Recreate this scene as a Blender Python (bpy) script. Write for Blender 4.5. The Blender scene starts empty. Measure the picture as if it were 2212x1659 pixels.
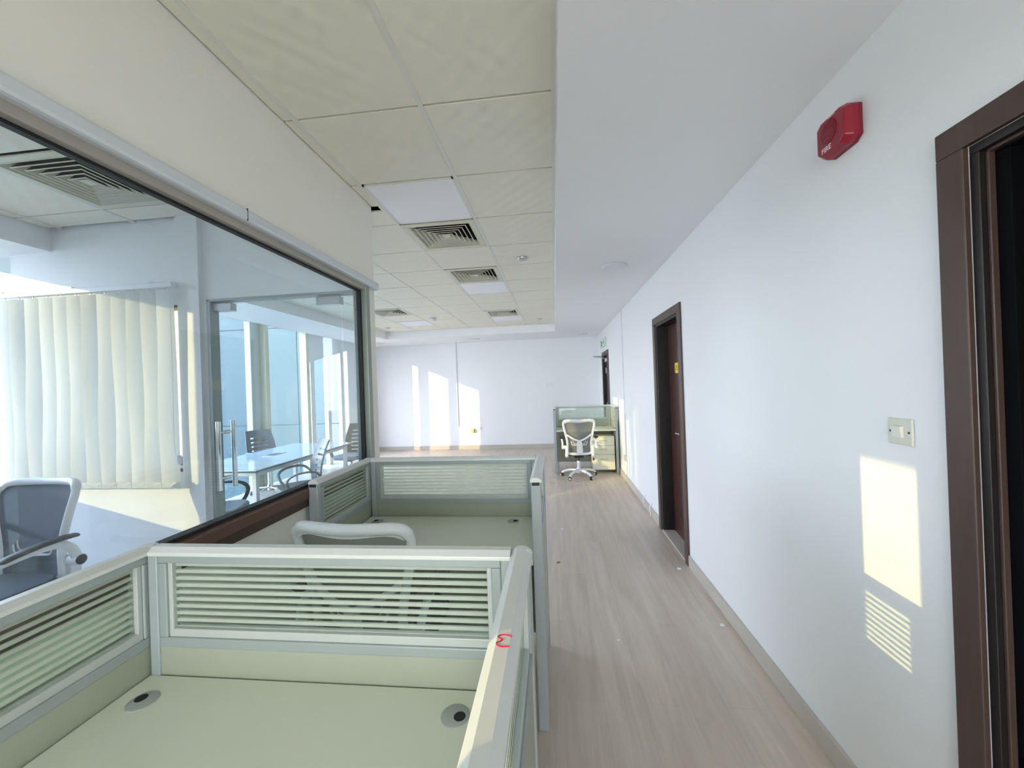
import bpy, bmesh, math, random
from mathutils import Vector, Matrix
random.seed(7)
SC = bpy.context.scene
COL = SC.collection
PI = math.pi

# ------------------------------------------------------------------ camera
CAMZ = 1.566
FPX, YAW, PITCH, ROLL = 845.0, 0.1078, 0.0025, -0.0354
cyw, syw, cp, sp = math.cos(YAW), math.sin(YAW), math.cos(PITCH), math.sin(PITCH)
fw = Vector((-syw * cp, cyw * cp, sp)); rt = Vector((cyw, syw, 0)); up = rt.cross(fw)
r2 = math.cos(ROLL) * rt + math.sin(ROLL) * up
u2 = -math.sin(ROLL) * rt + math.cos(ROLL) * up
cam_d = bpy.data.cameras.new('camera'); cam = bpy.data.objects.new('camera', cam_d); COL.objects.link(cam)
cam_d.sensor_fit = 'HORIZONTAL'; cam_d.sensor_width = 36.0; cam_d.lens = FPX / 2212 * 36.0
cam_d.clip_start = 0.02; cam_d.clip_end = 300
m = Matrix((r2, u2, -fw)).transposed().to_4x4(); m.translation = Vector((0, 0, CAMZ)); cam.matrix_world = m
SC.camera = cam

# ------------------------------------------------------------------ light
SUN_DIR = Vector((1.0, 0.72, -0.247)).normalized()
sl = bpy.data.lights.new('sun', 'SUN'); sl.energy = 0.34; sl.angle = math.radians(0.27); sl.color = (1.0, 0.74, 0.30)
so = bpy.data.objects.new('sun', sl); COL.objects.link(so)
so.rotation_euler = SUN_DIR.to_track_quat('-Z', 'Y').to_euler(); so.location = (-20, -12, 9)

W = bpy.data.worlds.new('sky'); SC.world = W; W.use_nodes = True
nt = W.node_tree; nt.nodes.clear()
wo = nt.nodes.new('ShaderNodeOutputWorld'); bg = nt.nodes.new('ShaderNodeBackground')
tc = nt.nodes.new('ShaderNodeTexCoord'); sx = nt.nodes.new('ShaderNodeSeparateXYZ'); cr = nt.nodes.new('ShaderNodeValToRGB')
cr.color_ramp.elements[0].position = 0.0; cr.color_ramp.elements[0].color = (0.90, 0.92, 1.0, 1)
cr.color_ramp.elements[1].position = 0.75; cr.color_ramp.elements[1].color = (0.54, 0.70, 1.0, 1)
nt.links.new(tc.outputs['Generated'], sx.inputs[0]); nt.links.new(sx.outputs['Z'], cr.inputs[0])
nt.links.new(cr.outputs[0], bg.inputs['Color']); nt.links.new(bg.outputs[0], wo.inputs[0]); bg.inputs['Strength'].default_value = 1.0

def portal(x, y0, y1, z0, z1):
    l = bpy.data.lights.new('window_portal', 'AREA'); l.shape = 'RECTANGLE'; l.size = y1 - y0; l.size_y = z1 - z0
    l.cycles.is_portal = True
    o = bpy.data.objects.new('window_portal', l); COL.objects.link(o)
    o.matrix_world = Matrix(((0, 0, -1, x), (1, 0, 0, (y0 + y1) / 2), (0, -1, 0, (z0 + z1) / 2), (0, 0, 0, 1)))
pb = bpy.data.lights.new('window_portal', 'AREA'); pb.shape = 'RECTANGLE'; pb.size = 2.05; pb.size_y = 2.5; pb.cycles.is_portal = True
pbo = bpy.data.objects.new('window_portal', pb); COL.objects.link(pbo); pbo.location = (-0.075, -3.45, 1.35); pbo.rotation_euler = (math.radians(90), 0, 0)  # portal of the added window behind the camera
portal(-5.0, 2.3, 7.5, 0.05, 2.73); portal(-5.0, -3.2, 2.3, 1.1, 2.74)

SC.view_settings.view_transform = 'Standard'; SC.view_settings.look = 'None'
SC.view_settings.exposure = 3.66; SC.view_settings.gamma = 1.0; SC.view_settings.use_curve_mapping = False
SC.cycles.max_bounces = 8; SC.cycles.diffuse_bounces = 5; SC.cycles.glossy_bounces = 3; SC.cycles.transparent_max_bounces = 16
SC.cycles.caustics_reflective = False; SC.cycles.caustics_refractive = False
SC.cycles.sample_clamp_indirect = 6.0
SC.cycles.use_adaptive_sampling = True; SC.cycles.adaptive_threshold = 0.04; SC.cycles.use_denoising = True

# ------------------------------------------------------------------ materials
MATS = {}
def mat(name, col, rough=0.5, metal=0.0, noise=0.0, nscale=8.0, stretch=(1, 1, 1), bump=0.0, bscale=60.0, col2=None, spec=0.5, coords='Object'):
    mt = bpy.data.materials.new(name); mt.use_nodes = True; n = mt.node_tree; b = n.nodes['Principled BSDF']
    b.inputs['Roughness'].default_value = rough; b.inputs['Metallic'].default_value = metal
    b.inputs['Specular IOR Level'].default_value = spec
    b.inputs['Base Color'].default_value = (*col, 1)
    t = n.nodes.new('ShaderNodeTexCoord'); mp = n.nodes.new('ShaderNodeMapping'); mp.inputs['Scale'].default_value = stretch
    n.links.new(t.outputs[coords], mp.inputs[0])
    if noise or col2:
        nz = n.nodes.new('ShaderNodeTexNoise'); nz.inputs['Scale'].default_value = nscale; nz.inputs['Detail'].default_value = 4
        n.links.new(mp.outputs[0], nz.inputs['Vector'])
        mx = n.nodes.new('ShaderNodeMix'); mx.data_type = 'RGBA'
        c2 = col2 or tuple(max(0, c * (1 - noise)) for c in col)
        mx.inputs['A'].default_value = (*col, 1); mx.inputs['B'].default_value = (*c2, 1)
        n.links.new(nz.outputs['Fac'], mx.inputs['Factor']); n.links.new(mx.outputs['Result'], b.inputs['Base Color'])
    if bump:
        n2 = n.nodes.new('ShaderNodeTexNoise'); n2.inputs['Scale'].default_value = bscale; n2.inputs['Detail'].default_value = 3
        n.links.new(mp.outputs[0], n2.inputs['Vector'])
        bp = n.nodes.new('ShaderNodeBump'); bp.inputs['Strength'].default_value = bump; bp.inputs['Distance'].default_value = 0.004
        n.links.new(n2.outputs['Fac'], bp.inputs['Height']); n.links.new(bp.outputs[0], b.inputs['Normal'])
    MATS[name] = mt; return mt

mat('wall_paint', (0.85, 0.87, 0.885), 0.55, noise=0.02, nscale=1.5, bump=0.08, bscale=90)
mat('ceiling_paint', (0.91, 0.92, 0.94), 0.6, noise=0.02, nscale=2, bump=0.05)
mat('beam_paint', (0.89, 0.865, 0.80), 0.6, noise=0.03, nscale=2, bump=0.06)
mat('plenum', (0.03, 0.03, 0.03), 0.9)
mat('grid_white', (0.80, 0.80, 0.74), 0.5, noise=0.03)
mat('aluminium', (0.38, 0.43, 0.43), 0.40, 0.15, noise=0.06, nscale=20, stretch=(1, 1, 0.2))
mat('rail_light', (0.70, 0.74, 0.78), 0.35, 0.1, noise=0.04)
mat('bead_grey', (0.56, 0.60, 0.58), 0.35, 0.1, noise=0.04)
mat('cap_aluminium', (0.74, 0.76, 0.74), 0.35, 0.1, noise=0.04, nscale=12)
mat('post_aluminium', (0.42, 0.47, 0.48), 0.42, 0.15, noise=0.06, nscale=14)
mat('laminate_shaded', (0.41, 0.44, 0.35), 0.45, noise=0.03, nscale=3)  # screen panels darkened in colour for weaker light on upright faces
mat('desk_laminate_lit', (0.76, 0.79, 0.67), 0.42, noise=0.03, nscale=3, bump=0.03, bscale=200)  # same laminate lightened in colour, as if lit from above
mat('pedestal_paint', (0.78, 0.79, 0.66), 0.4, noise=0.02)
mat('skirting', (0.56, 0.52, 0.46), 0.5, noise=0.12, nscale=5, stretch=(4, 0.6, 4))
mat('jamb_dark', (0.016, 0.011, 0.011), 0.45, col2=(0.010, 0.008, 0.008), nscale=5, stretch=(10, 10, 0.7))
mat('dark_wood', (0.085, 0.052, 0.043), 0.42, col2=(0.058, 0.034, 0.027), nscale=5, stretch=(10, 10, 0.7), bump=0.05)
mat('leaf_wood', (0.085, 0.028, 0.024), 0.32, col2=(0.04, 0.015, 0.014), nscale=4, stretch=(9, 9, 0.8), bump=0.05)
mat('sill_wood', (0.16, 0.085, 0.06), 0.4, col2=(0.09, 0.045, 0.033), nscale=5, stretch=(12, 0.8, 12))
mat('dark_gasket', (0.012, 0.014, 0.016), 0.6)
mat('doorway_shade', (0.0025, 0.0025, 0.004), 0.8, spec=0.1)  # near-black colour paints in the darkness of the near doorway
mat('room_shade', (0.004, 0.004, 0.006), 0.9)  # near-black walls put the unlit room's darkness into the colour
mat('frame_taupe', (0.40, 0.37, 0.33), 0.45, noise=0.05)
mat('frame_green', (0.30, 0.34, 0.31), 0.4, 0.3, noise=0.06)
mat('plastic_white', (0.82, 0.84, 0.88), 0.35, noise=0.02)
mat('plastic_black', (0.02, 0.02, 0.022), 0.45, noise=0.2)
mat('fabric_black', (0.025, 0.027, 0.03), 0.8, noise=0.3, nscale=90, bump=0.3, bscale=300)
mat('fabric_slate', (0.10, 0.12, 0.15), 0.75, noise=0.25, nscale=80, bump=0.3, bscale=260)
mat('pad_black', (0.035, 0.03, 0.03), 0.55, noise=0.2)
mat('chair_grey', (0.26, 0.27, 0.28), 0.45, noise=0.08)
mat('seat_grey', (0.34, 0.37, 0.42), 0.7, noise=0.15, nscale=60, bump=0.2, bscale=240)
mat('chrome', (0.80, 0.82, 0.83), 0.12, 1.0, noise=0.04)
mat('steel', (0.58, 0.60, 0.62), 0.3, 0.9, noise=0.05)
mat('fitting_grey', (0.55, 0.58, 0.58), 0.35, 0.6, noise=0.05)
mat('lamp_panel', (0.90, 0.92, 0.97), 0.35, noise=0.01)
mat('lamp_rim', (0.55, 0.57, 0.61), 0.4)
mat('lamp_disc', (0.80, 0.81, 0.85), 0.35, noise=0.01)
mat('louvre', (0.70, 0.69, 0.56), 0.4, noise=0.03)
mat('duct_black', (0.01, 0.011, 0.01), 0.8)
mat('alarm_red', (0.30, 0.008, 0.03), 0.32, noise=0.08)
mat('alarm_dark', (0.20, 0.008, 0.02), 0.5)
mat('letter_white', (0.85, 0.75, 0.76), 0.5)
mat('switch_beige', (0.70, 0.69, 0.60), 0.35, noise=0.03)
mat('switch_rocker', (0.80, 0.80, 0.72), 0.3, noise=0.02)
mat('marker_red', (0.62, 0.01, 0.06), 0.5)
mat('tag_yellow', (0.85, 0.62, 0.04), 0.6, noise=0.05)
mat('ink_black', (0.03, 0.025, 0.02), 0.7)
mat('box_yellow', (0.78, 0.62, 0.16), 0.5, noise=0.05)
mat('trunking', (0.72, 0.75, 0.78), 0.4)
mat('sign_green', (0.16, 0.36, 0.24), 0.4)
mat('sign_white', (0.66, 0.76, 0.68), 0.4)
mat('grommet_grey', (0.40, 0.44, 0.42), 0.45, noise=0.05)
mat('table_glass', (0.62, 0.72, 0.80), 0.08, noise=0.01)
mat('table_edge', (0.05, 0.09, 0.11), 0.2)
mat('scrap_white', (0.82, 0.82, 0.84), 0.7, noise=0.05)
mat('scrap_brown', (0.42, 0.27, 0.14), 0.7, noise=0.2)
mat('mullion', (0.60, 0.66, 0.60), 0.4, 0.2, noise=0.04)
mat('mullion_cream', (0.72, 0.70, 0.48), 0.4, 0.1, noise=0.04)
mat('cladding_blue', (0.035, 0.085, 0.115), 0.5, noise=0.25, nscale=0.7, stretch=(1.5, 1, 0.2))
mat('cladding_pale', (0.065, 0.115, 0.125), 0.5, noise=0.25, nscale=0.7, stretch=(1.5, 1, 0.2))
mat('cladding_beige', (0.15, 0.155, 0.135), 0.5, noise=0.1, nscale=0.7)
mat('tower_grey', (0.30, 0.31, 0.32), 0.6, noise=0.1)
mat('tower_sand', (0.55, 0.44, 0.18), 0.7, noise=0.15)
mat('tower_window', (0.06, 0.09, 0.12), 0.15)
mat('ground_sand', (0.30, 0.27, 0.22), 0.9, noise=0.3, nscale=0.05)
mat('concrete', (0.4, 0.4, 0.4), 0.8, noise=0.1)

def schlick(n, k=1.0):
    # reflectance of a thin pane, the same from both sides
    f = n.nodes.new('ShaderNodeLayerWeight'); f.inputs['Blend'].default_value = 0.5
    p = n.nodes.new('ShaderNodeMath'); p.operation = 'POWER'; p.inputs[1].default_value = 5.0
    m_ = n.nodes.new('ShaderNodeMath'); m_.operation = 'MULTIPLY_ADD'; m_.inputs[1].default_value = 0.9 * k; m_.inputs[2].default_value = 0.04 * k
    n.links.new(f.outputs['Facing'], p.inputs[0]); n.links.new(p.outputs[0], m_.inputs[0]); return f, m_

def glass_mat(name, tint, refl=1.0, ior=1.45):
    mt = bpy.data.materials.new(name); mt.use_nodes = True; n = mt.node_tree; n.nodes.clear()
    o = n.nodes.new('ShaderNodeOutputMaterial'); t = n.nodes.new('ShaderNodeBsdfTransparent'); g = n.nodes.new('ShaderNodeBsdfGlossy')
    f, mu = schlick(n, refl)
    t.inputs['Color'].default_value = (*tint, 1); g.inputs['Roughness'].default_value = 0.0; g.inputs['Color'].default_value = (1, 1, 1, 1)
    x = n.nodes.new('ShaderNodeMixShader')
    n.links.new(mu.outputs[0], x.inputs[0])
    n.links.new(t.outputs[0], x.inputs[1]); n.links.new(g.outputs[0], x.inputs[2]); n.links.new(x.outputs[0], o.inputs[0])
    MATS[name] = mt
glass_mat('office_glass', (0.93, 0.97, 0.985))
glass_mat('door_glass', (0.93, 0.97, 0.98))
glass_mat('facade_glass', (0.84, 0.865, 0.88))
glass_mat('tinted_glass', (0.92, 0.95, 0.97))
glass_mat('dark_tinted_glass', (0.95, 0.95, 0.90))

def thin_cloth(name, col, trans, tcol=None, alpha=0.0):
    mt = bpy.data.materials.new(name); mt.use_nodes = True; n = mt.node_tree; n.nodes.clear()
    o = n.nodes.new('ShaderNodeOutputMaterial'); d = n.nodes.new('ShaderNodeBsdfDiffuse'); t = n.nodes.new('ShaderNodeBsdfTranslucent')
    d.inputs['Color'].default_value = (*col, 1); t.inputs['Color'].default_value = (*(tcol or col), 1)
    tx = n.nodes.new('ShaderNodeTexCoord'); nz = n.nodes.new('ShaderNodeTexNoise'); nz.inputs['Scale'].default_value = 300
    bp = n.nodes.new('ShaderNodeBump'); bp.inputs['Strength'].default_value = 0.15
    n.links.new(tx.outputs['Object'], nz.inputs['Vector']); n.links.new(nz.outputs['Fac'], bp.inputs['Height']); n.links.new(bp.outputs[0], d.inputs['Normal'])
    x = n.nodes.new('ShaderNodeMixShader'); x.inputs[0].default_value = trans
    n.links.new(d.outputs[0], x.inputs[1]); n.links.new(t.outputs[0], x.inputs[2])
    last = x
    if alpha:
        tr = n.nodes.new('ShaderNodeBsdfTransparent'); y = n.nodes.new('ShaderNodeMixShader'); y.inputs[0].default_value = alpha
        n.links.new(x.outputs[0], y.inputs[1]); n.links.new(tr.outputs[0], y.inputs[2]); last = y
    n.links.new(last.outputs[0], o.inputs[0]); MATS[name] = mt
thin_cloth('blind_cloth', (0.82, 0.84, 0.82), 0.35)
thin_cloth('roller_cloth', (0.80, 0.82, 0.86), 0.35)
thin_cloth('mesh_grey', (0.30, 0.30, 0.28), 0.2, alpha=0.12)
thin_cloth('mesh_slate', (0.10, 0.125, 0.17), 0.15, alpha=0.06)

def striped_glass():
    mt = bpy.data.materials.new('striped_glass'); mt.use_nodes = True; n = mt.node_tree; n.nodes.clear()
    o = n.nodes.new('ShaderNodeOutputMaterial')
    t = n.nodes.new('ShaderNodeBsdfTransparent'); t.inputs['Color'].default_value = (0.88, 0.95, 0.92, 1)
    g = n.nodes.new('ShaderNodeBsdfGlossy'); g.inputs['Roughness'].default_value = 0.02
    f, fm = schlick(n)
    clear = n.nodes.new('ShaderNodeMixShader'); n.links.new(fm.outputs[0], clear.inputs[0]); n.links.new(t.outputs[0], clear.inputs[1]); n.links.new(g.outputs[0], clear.inputs[2])
    d = n.nodes.new('ShaderNodeBsdfDiffuse'); d.inputs['Color'].default_value = (0.86, 0.90, 0.80, 1)
    tl = n.nodes.new('ShaderNodeBsdfTranslucent'); tl.inputs['Color'].default_value = (0.84, 0.90, 0.80, 1)
    fr = n.nodes.new('ShaderNodeMixShader'); fr.inputs[0].default_value = 0.5; n.links.new(d.outputs[0], fr.inputs[1]); n.links.new(tl.outputs[0], fr.inputs[2])
    fr2 = n.nodes.new('ShaderNodeMixShader'); fr2.inputs[0].default_value = 0.18; n.links.new(fr.outputs[0], fr2.inputs[1]); n.links.new(t.outputs[0], fr2.inputs[2])
    tx = n.nodes.new('ShaderNodeTexCoord'); s = n.nodes.new('ShaderNodeSeparateXYZ'); n.links.new(tx.outputs['Object'], s.inputs[0])
    a = n.nodes.new('ShaderNodeMath'); a.operation = 'DIVIDE'; a.inputs[1].default_value = 0.0197; n.links.new(s.outputs['Z'], a.inputs[0])
    b = n.nodes.new('ShaderNodeMath'); b.operation = 'FRACT'; n.links.new(a.outputs[0], b.inputs[0])
    c = n.nodes.new('ShaderNodeMath'); c.operation = 'LESS_THAN'; c.inputs[1].default_value = 0.48; n.links.new(b.outputs[0], c.inputs[0])
    x = n.nodes.new('ShaderNodeMixShader'); n.links.new(c.outputs[0], x.inputs[0]); n.links.new(clear.outputs[0], x.inputs[1]); n.links.new(fr2.outputs[0], x.inputs[2])
    n.links.new(x.outputs[0], o.inputs[0]); MATS['striped_glass'] = mt
striped_glass()

def tile_mat():
    mt = mat('ceiling_tile', (0.86, 0.84, 0.72), 0.5, noise=0.03, nscale=3)
    n = mt.node_tree; b = n.nodes['Principled BSDF']
    tx = n.nodes.new('ShaderNodeTexCoord'); s = n.nodes.new('ShaderNodeSeparateXYZ'); n.links.new(tx.outputs['Object'], s.inputs[0])
    def sn(sock, k):
        a = n.nodes.new('ShaderNodeMath'); a.operation = 'MULTIPLY'; a.inputs[1].default_value = k; n.links.new(sock, a.inputs[0])
        c = n.nodes.new('ShaderNodeMath'); c.operation = 'SINE'; n.links.new(a.outputs[0], c.inputs[0]); return c.outputs[0]
    p = n.nodes.new('ShaderNodeMath'); p.operation = 'MULTIPLY'; n.links.new(sn(s.outputs['X'], 2 * PI / 0.12), p.inputs[0]); n.links.new(sn(s.outputs['Y'], 2 * PI / 0.12), p.inputs[1])
    bp = n.nodes.new('ShaderNodeBump'); bp.inputs['Strength'].default_value = 0.35; bp.inputs['Distance'].default_value = 0.005
    n.links.new(p.outputs[0], bp.inputs['Height']); n.links.new(bp.outputs[0], b.inputs['Normal'])
tile_mat()

def floor_mat():
    mt = mat('laminate_floor', (0.5, 0.45, 0.4), 0.38)
    n = mt.node_tree; b = n.nodes['Principled BSDF']
    tx = n.nodes.new('ShaderNodeTexCoord')
    mp = n.nodes.new('ShaderNodeMapping'); mp.inputs['Rotation'].default_value = (0, 0, PI / 2); n.links.new(tx.outputs['Object'], mp.inputs[0])
    br = n.nodes.new('ShaderNodeTexBrick'); br.inputs['Scale'].default_value = 1.0; br.inputs['Brick Width'].default_value = 1.3; br.inputs['Row Height'].default_value = 0.19
    br.inputs['Mortar Size'].default_value = 0.0012; br.inputs['Color1'].default_value = (0.60, 0.515, 0.445, 1); br.inputs['Color2'].default_value = (0.645, 0.56, 0.49, 1); br.inputs['Mortar'].default_value = (0.55, 0.49, 0.44, 1)
    n.links.new(mp.outputs[0], br.inputs['Vector'])
    m2 = n.nodes.new('ShaderNodeMapping'); m2.inputs['Scale'].default_value = (9, 0.7, 1); n.links.new(tx.outputs['Object'], m2.inputs[0])
    nz = n.nodes.new('ShaderNodeTexNoise'); nz.inputs['Scale'].default_value = 1.6; nz.inputs['Detail'].default_value = 6; nz.inputs['Roughness'].default_value = 0.65; nz.inputs['Distortion'].default_value = 0.6
    n.links.new(m2.outputs[0], nz.inputs['Vector'])
    rp = n.nodes.new('ShaderNodeValToRGB'); rp.color_ramp.elements[0].position = 0.3; rp.color_ramp.elements[0].color = (0.83, 0.81, 0.79, 1); rp.color_ramp.elements[1].position = 0.7; rp.color_ramp.elements[1].color = (1.07, 1.06, 1.05, 1)
    n.links.new(nz.outputs['Fac'], rp.inputs[0])
    mx = n.nodes.new('ShaderNodeMix'); mx.data_type = 'RGBA'; mx.blend_type = 'MULTIPLY'; mx.inputs['Factor'].default_value = 1.0
    n.links.new(br.outputs['Color'], mx.inputs['A']); n.links.new(rp.outputs[0], mx.inputs['B']); n.links.new(mx.outputs['Result'], b.inputs['Base Color'])
floor_mat()

# ------------------------------------------------------------------ helpers
class MB:
    def __init__(s): s.v = []; s.f = []
    def add(s, vs, fs):
        k = len(s.v); s.v += [tuple(p) for p in vs]; s.f += [tuple(i + k for i in f) for f in fs]; return s
    def box(s, x0, x1, y0, y1, z0, z1):
        return s.add([(x0, y0, z0), (x1, y0, z0), (x1, y1, z0), (x0, y1, z0), (x0, y0, z1), (x1, y0, z1), (x1, y1, z1), (x0, y1, z1)],
                     [(0, 3, 2, 1), (4, 5, 6, 7), (0, 1, 5, 4), (1, 2, 6, 5), (2, 3, 7, 6), (3, 0, 4, 7)])
    def prism(s, poly, ax, a, b):
        def P(p, t):
            return {'x': (t, p[0], p[1]), 'y': (p[0], t, p[1]), 'z': (p[0], p[1], t)}[ax]
        n = len(poly); vs = [P(p, a) for p in poly] + [P(p, b) for p in poly]
        fs = [tuple(range(n))[::-1], tuple(range(n, 2 * n))] + [(i, (i + 1) % n, n + (i + 1) % n, n + i) for i in range(n)]
        return s.add(vs, fs)
    def tube(s, pts, r, n=10, closed=False, flat=None, cap=True):
        pts = [Vector(p) for p in pts]; N = len(pts); rs = r if isinstance(r, (list, tuple)) else [r] * N
        rings = []; nrm = None
        for i, p in enumerate(pts):
            if closed: t = pts[(i + 1) % N] - pts[i - 1]
            else: t = pts[min(i + 1, N - 1)] - pts[max(i - 1, 0)]
            t.normalize()
            if nrm is None:
                ref = Vector((0, 0, 1)) if abs(t.z) < 0.9 else Vector((1, 0, 0))
                nrm = (ref - t * ref.dot(t)).normalized()
            else: nrm = (nrm - t * nrm.dot(t)).normalized()
            bn = t.cross(nrm)
            fa, fb = flat if flat else (1, 1)
            rings.append([p + (nrm * math.cos(2 * PI * k / n) * fa + bn * math.sin(2 * PI * k / n) * fb) * rs[i] for k in range(n)])
        vs = [q for rg in rings for q in rg]; fs = []
        for i in range(N if closed else N - 1):
            j = (i + 1) % N
            for k in range(n): fs.append((i * n + k, i * n + (k + 1) % n, j * n + (k + 1) % n, j * n + k))
        if not closed and cap: fs += [tuple(range(n))[::-1], tuple(range((N - 1) * n, N * n))]
        return s.add(vs, fs)
    def lathe(s, prof, c=(0, 0, 0), ax='z', n=24):
        vs = []; c = Vector(c)
        for r, h in prof:
            for k in range(n):
                a = 2 * PI * k / n; q = (r * math.cos(a), r * math.sin(a), h)
                vs.append(c + Vector({'z': q, 'x': (q[2], q[0], q[1]), 'y': (q[0], q[2], q[1])}[ax]))
        fs = []
        for i in range(len(prof) - 1):
            for k in range(n): fs.append((i * n + k, i * n + (k + 1) % n, (i + 1) * n + (k + 1) % n, (i + 1) * n + k))
        fs += [tuple(range(n))[::-1], tuple(range((len(prof) - 1) * n, len(prof) * n))]
        return s.add(vs, fs)
    def build(s, name, mt, parent=None, bevel=0.0, smooth=False, seg=2):
        me = bpy.data.meshes.new(name); me.from_pydata(s.v, [], s.f)
        bm = bmesh.new(); bm.from_mesh(me); bmesh.ops.recalc_face_normals(bm, faces=bm.faces); bm.to_mesh(me); bm.free()
        me.materials.append(MATS[mt])
        o = bpy.data.objects.new(name, me); COL.objects.link(o)
        if parent: o.parent = parent
        if smooth:
            for p in me.polygons: p.use_smooth = True
            e = o.modifiers.new('split', 'EDGE_SPLIT'); e.split_angle = math.radians(40)
        if bevel:
            b = o.modifiers.new('bevel', 'BEVEL'); b.width = bevel; b.segments = seg; b.limit_method = 'ANGLE'; b.angle_limit = math.radians(40)
        return o

def box(name, mt, d, parent=None, bevel=0.0):
    return MB().box(*d).build(name, mt, parent, bevel)
def empty(name, loc=(0, 0, 0), rz=0.0, parent=None):
    o = bpy.data.objects.new(name, None); COL.objects.link(o); o.location = loc; o.rotation_euler = (0, 0, rz); o.empty_display_size = 0.1
    if parent: o.parent = parent
    return o
def T(o, label, cat, group=None):
    o['label'] = label; o['category'] = cat
    if group: o['group'] = group
    return o
def S(o): o['kind'] = 'structure'; return o
def copy_tree(o, parent=None):
    c = o.copy(); COL.objects.link(c)
    if parent: c.parent = parent
    for ch in list(o.children): copy_tree(ch, c)
    return c
def spline(pts, n=8, closed=False):
    P = [Vector(p) for p in pts]; out = []; N = len(P)
    for i in range(N if closed else N - 1):
        if closed: a, b, c, d = P[i - 1], P[i], P[(i + 1) % N], P[(i + 2) % N]
        else: a, b, c, d = P[max(i - 1, 0)], P[i], P[i + 1], P[min(i + 2, N - 1)]
        for k in range(n):
            t = k / n
            out.append(0.5 * ((2 * b) + (c - a) * t + (2 * a - 5 * b + 4 * c - d) * t * t + (3 * b - a - 3 * c + d) * t ** 3))
    if not closed: out.append(P[-1])
    return out
def text_part(name, body, size, mt, parent, matrix, depth=0.001):
    cu = bpy.data.curves.new(name, 'FONT'); cu.body = body; cu.size = size; cu.extrude = depth; cu.align_x = 'CENTER'; cu.align_y = 'CENTER'
    tmp = bpy.data.objects.new(name, cu); COL.objects.link(tmp); bpy.context.view_layer.update()
    me = bpy.data.meshes.new_from_object(tmp.evaluated_get(bpy.context.evaluated_depsgraph_get()))
    bpy.data.objects.remove(tmp)
    me.materials.clear(); me.materials.append(MATS[mt]); me.transform(matrix)
    o = bpy.data.objects.new(name, me); COL.objects.link(o); o.parent = parent; return o

# ------------------------------------------------------------------ room shell
XR, ZS, ZT = 1.07, 2.666, 2.829           # right wall, soffit height, tile height
YB, YF, XF = -3.3, 9.6, -4.85             # back wall, far wall, facade
S(box('floor', 'laminate_floor', (XF - 0.1, 3.2, YB - 0.2, YF + 0.2, -0.12, 0.0)))
S(box('wall_far', 'wall_paint', (XF - 0.1, XR + 0.3, YF, YF + 0.2, 0, 3.2)))
bk = MB(); bk.box(XF - 0.1, -1.1, YB - 0.2, YB, 0, 3.2).box(0.95, XR + 0.3, YB - 0.2, YB, 0, 3.2).box(-1.1, 0.95, YB - 0.2, YB, 0, 0.1).box(-1.1, 0.95, YB - 0.2, YB, 2.6, 3.2)  # opening holds the added window behind the camera
S(bk.build('wall_back', 'wall_paint'))
S(box('ceiling_slab', 'plenum', (XF - 0.1, 3.2, YB - 0.2, YF + 0.2, 3.2, 3.35)))

# right wall with three door openings: (y0, y1, head)
D1, D2, D3 = (0.28, 1.117, 2.13), (3.475, 4.215, 2.135), (7.86, 8.69, 2.13)
wr = MB(); WT = 0.16
ys = [YB, D1[0], D1[1], D2[0], D2[1], D3[0], D3[1], YF]
for i in range(0, 8, 2): wr.box(XR, XR + WT, ys[i], ys[i + 1], 0, 3.2)
for d in (D1, D2, D3): wr.box(XR, XR + WT, d[0], d[1], d[2], 3.2)
S(wr.build('wall_right', 'wall_paint'))
bs = empty('baseboard_right'); S(bs)
for a, b in ((YB, 0.2), (1.185, 3.39), (4.30, 7.78), (8.77, YF)):
    box('skirting_board', 'skirting', (XR - 0.014, XR, a, b, 0, 0.098), bs, 0.003)
S(box('baseboard_far', 'skirting', (XF, XR, YF - 0.014, YF, 0, 0.10), None, 0.003))

def door_frame(name, d, arch=0.07, depth=0.11, top=0.07):
    e = empty(name); S(e)
    y0, y1, h = d
    # architrave on the wall face
    box('architrave', 'dark_wood', (XR - 0.016, XR, y1, y1 + arch, 0, h), e, 0.003)
    box('architrave', 'dark_wood', (XR - 0.016, XR, y0 - arch, y0, 0, h), e, 0.003)
    box('architrave', 'dark_wood', (XR - 0.016, XR, y0 - arch, y1 + arch, h, h + top), e, 0.003)
    # lining
    t = 0.022
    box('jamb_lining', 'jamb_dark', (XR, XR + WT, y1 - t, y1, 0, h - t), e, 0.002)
    box('jamb_lining', 'dark_wood', (XR, XR + WT, y0, y0 + t, 0, h - t), e, 0.002)
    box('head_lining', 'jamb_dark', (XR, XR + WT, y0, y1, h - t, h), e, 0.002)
    return e
dn = door_frame('door_1', D1)
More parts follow.
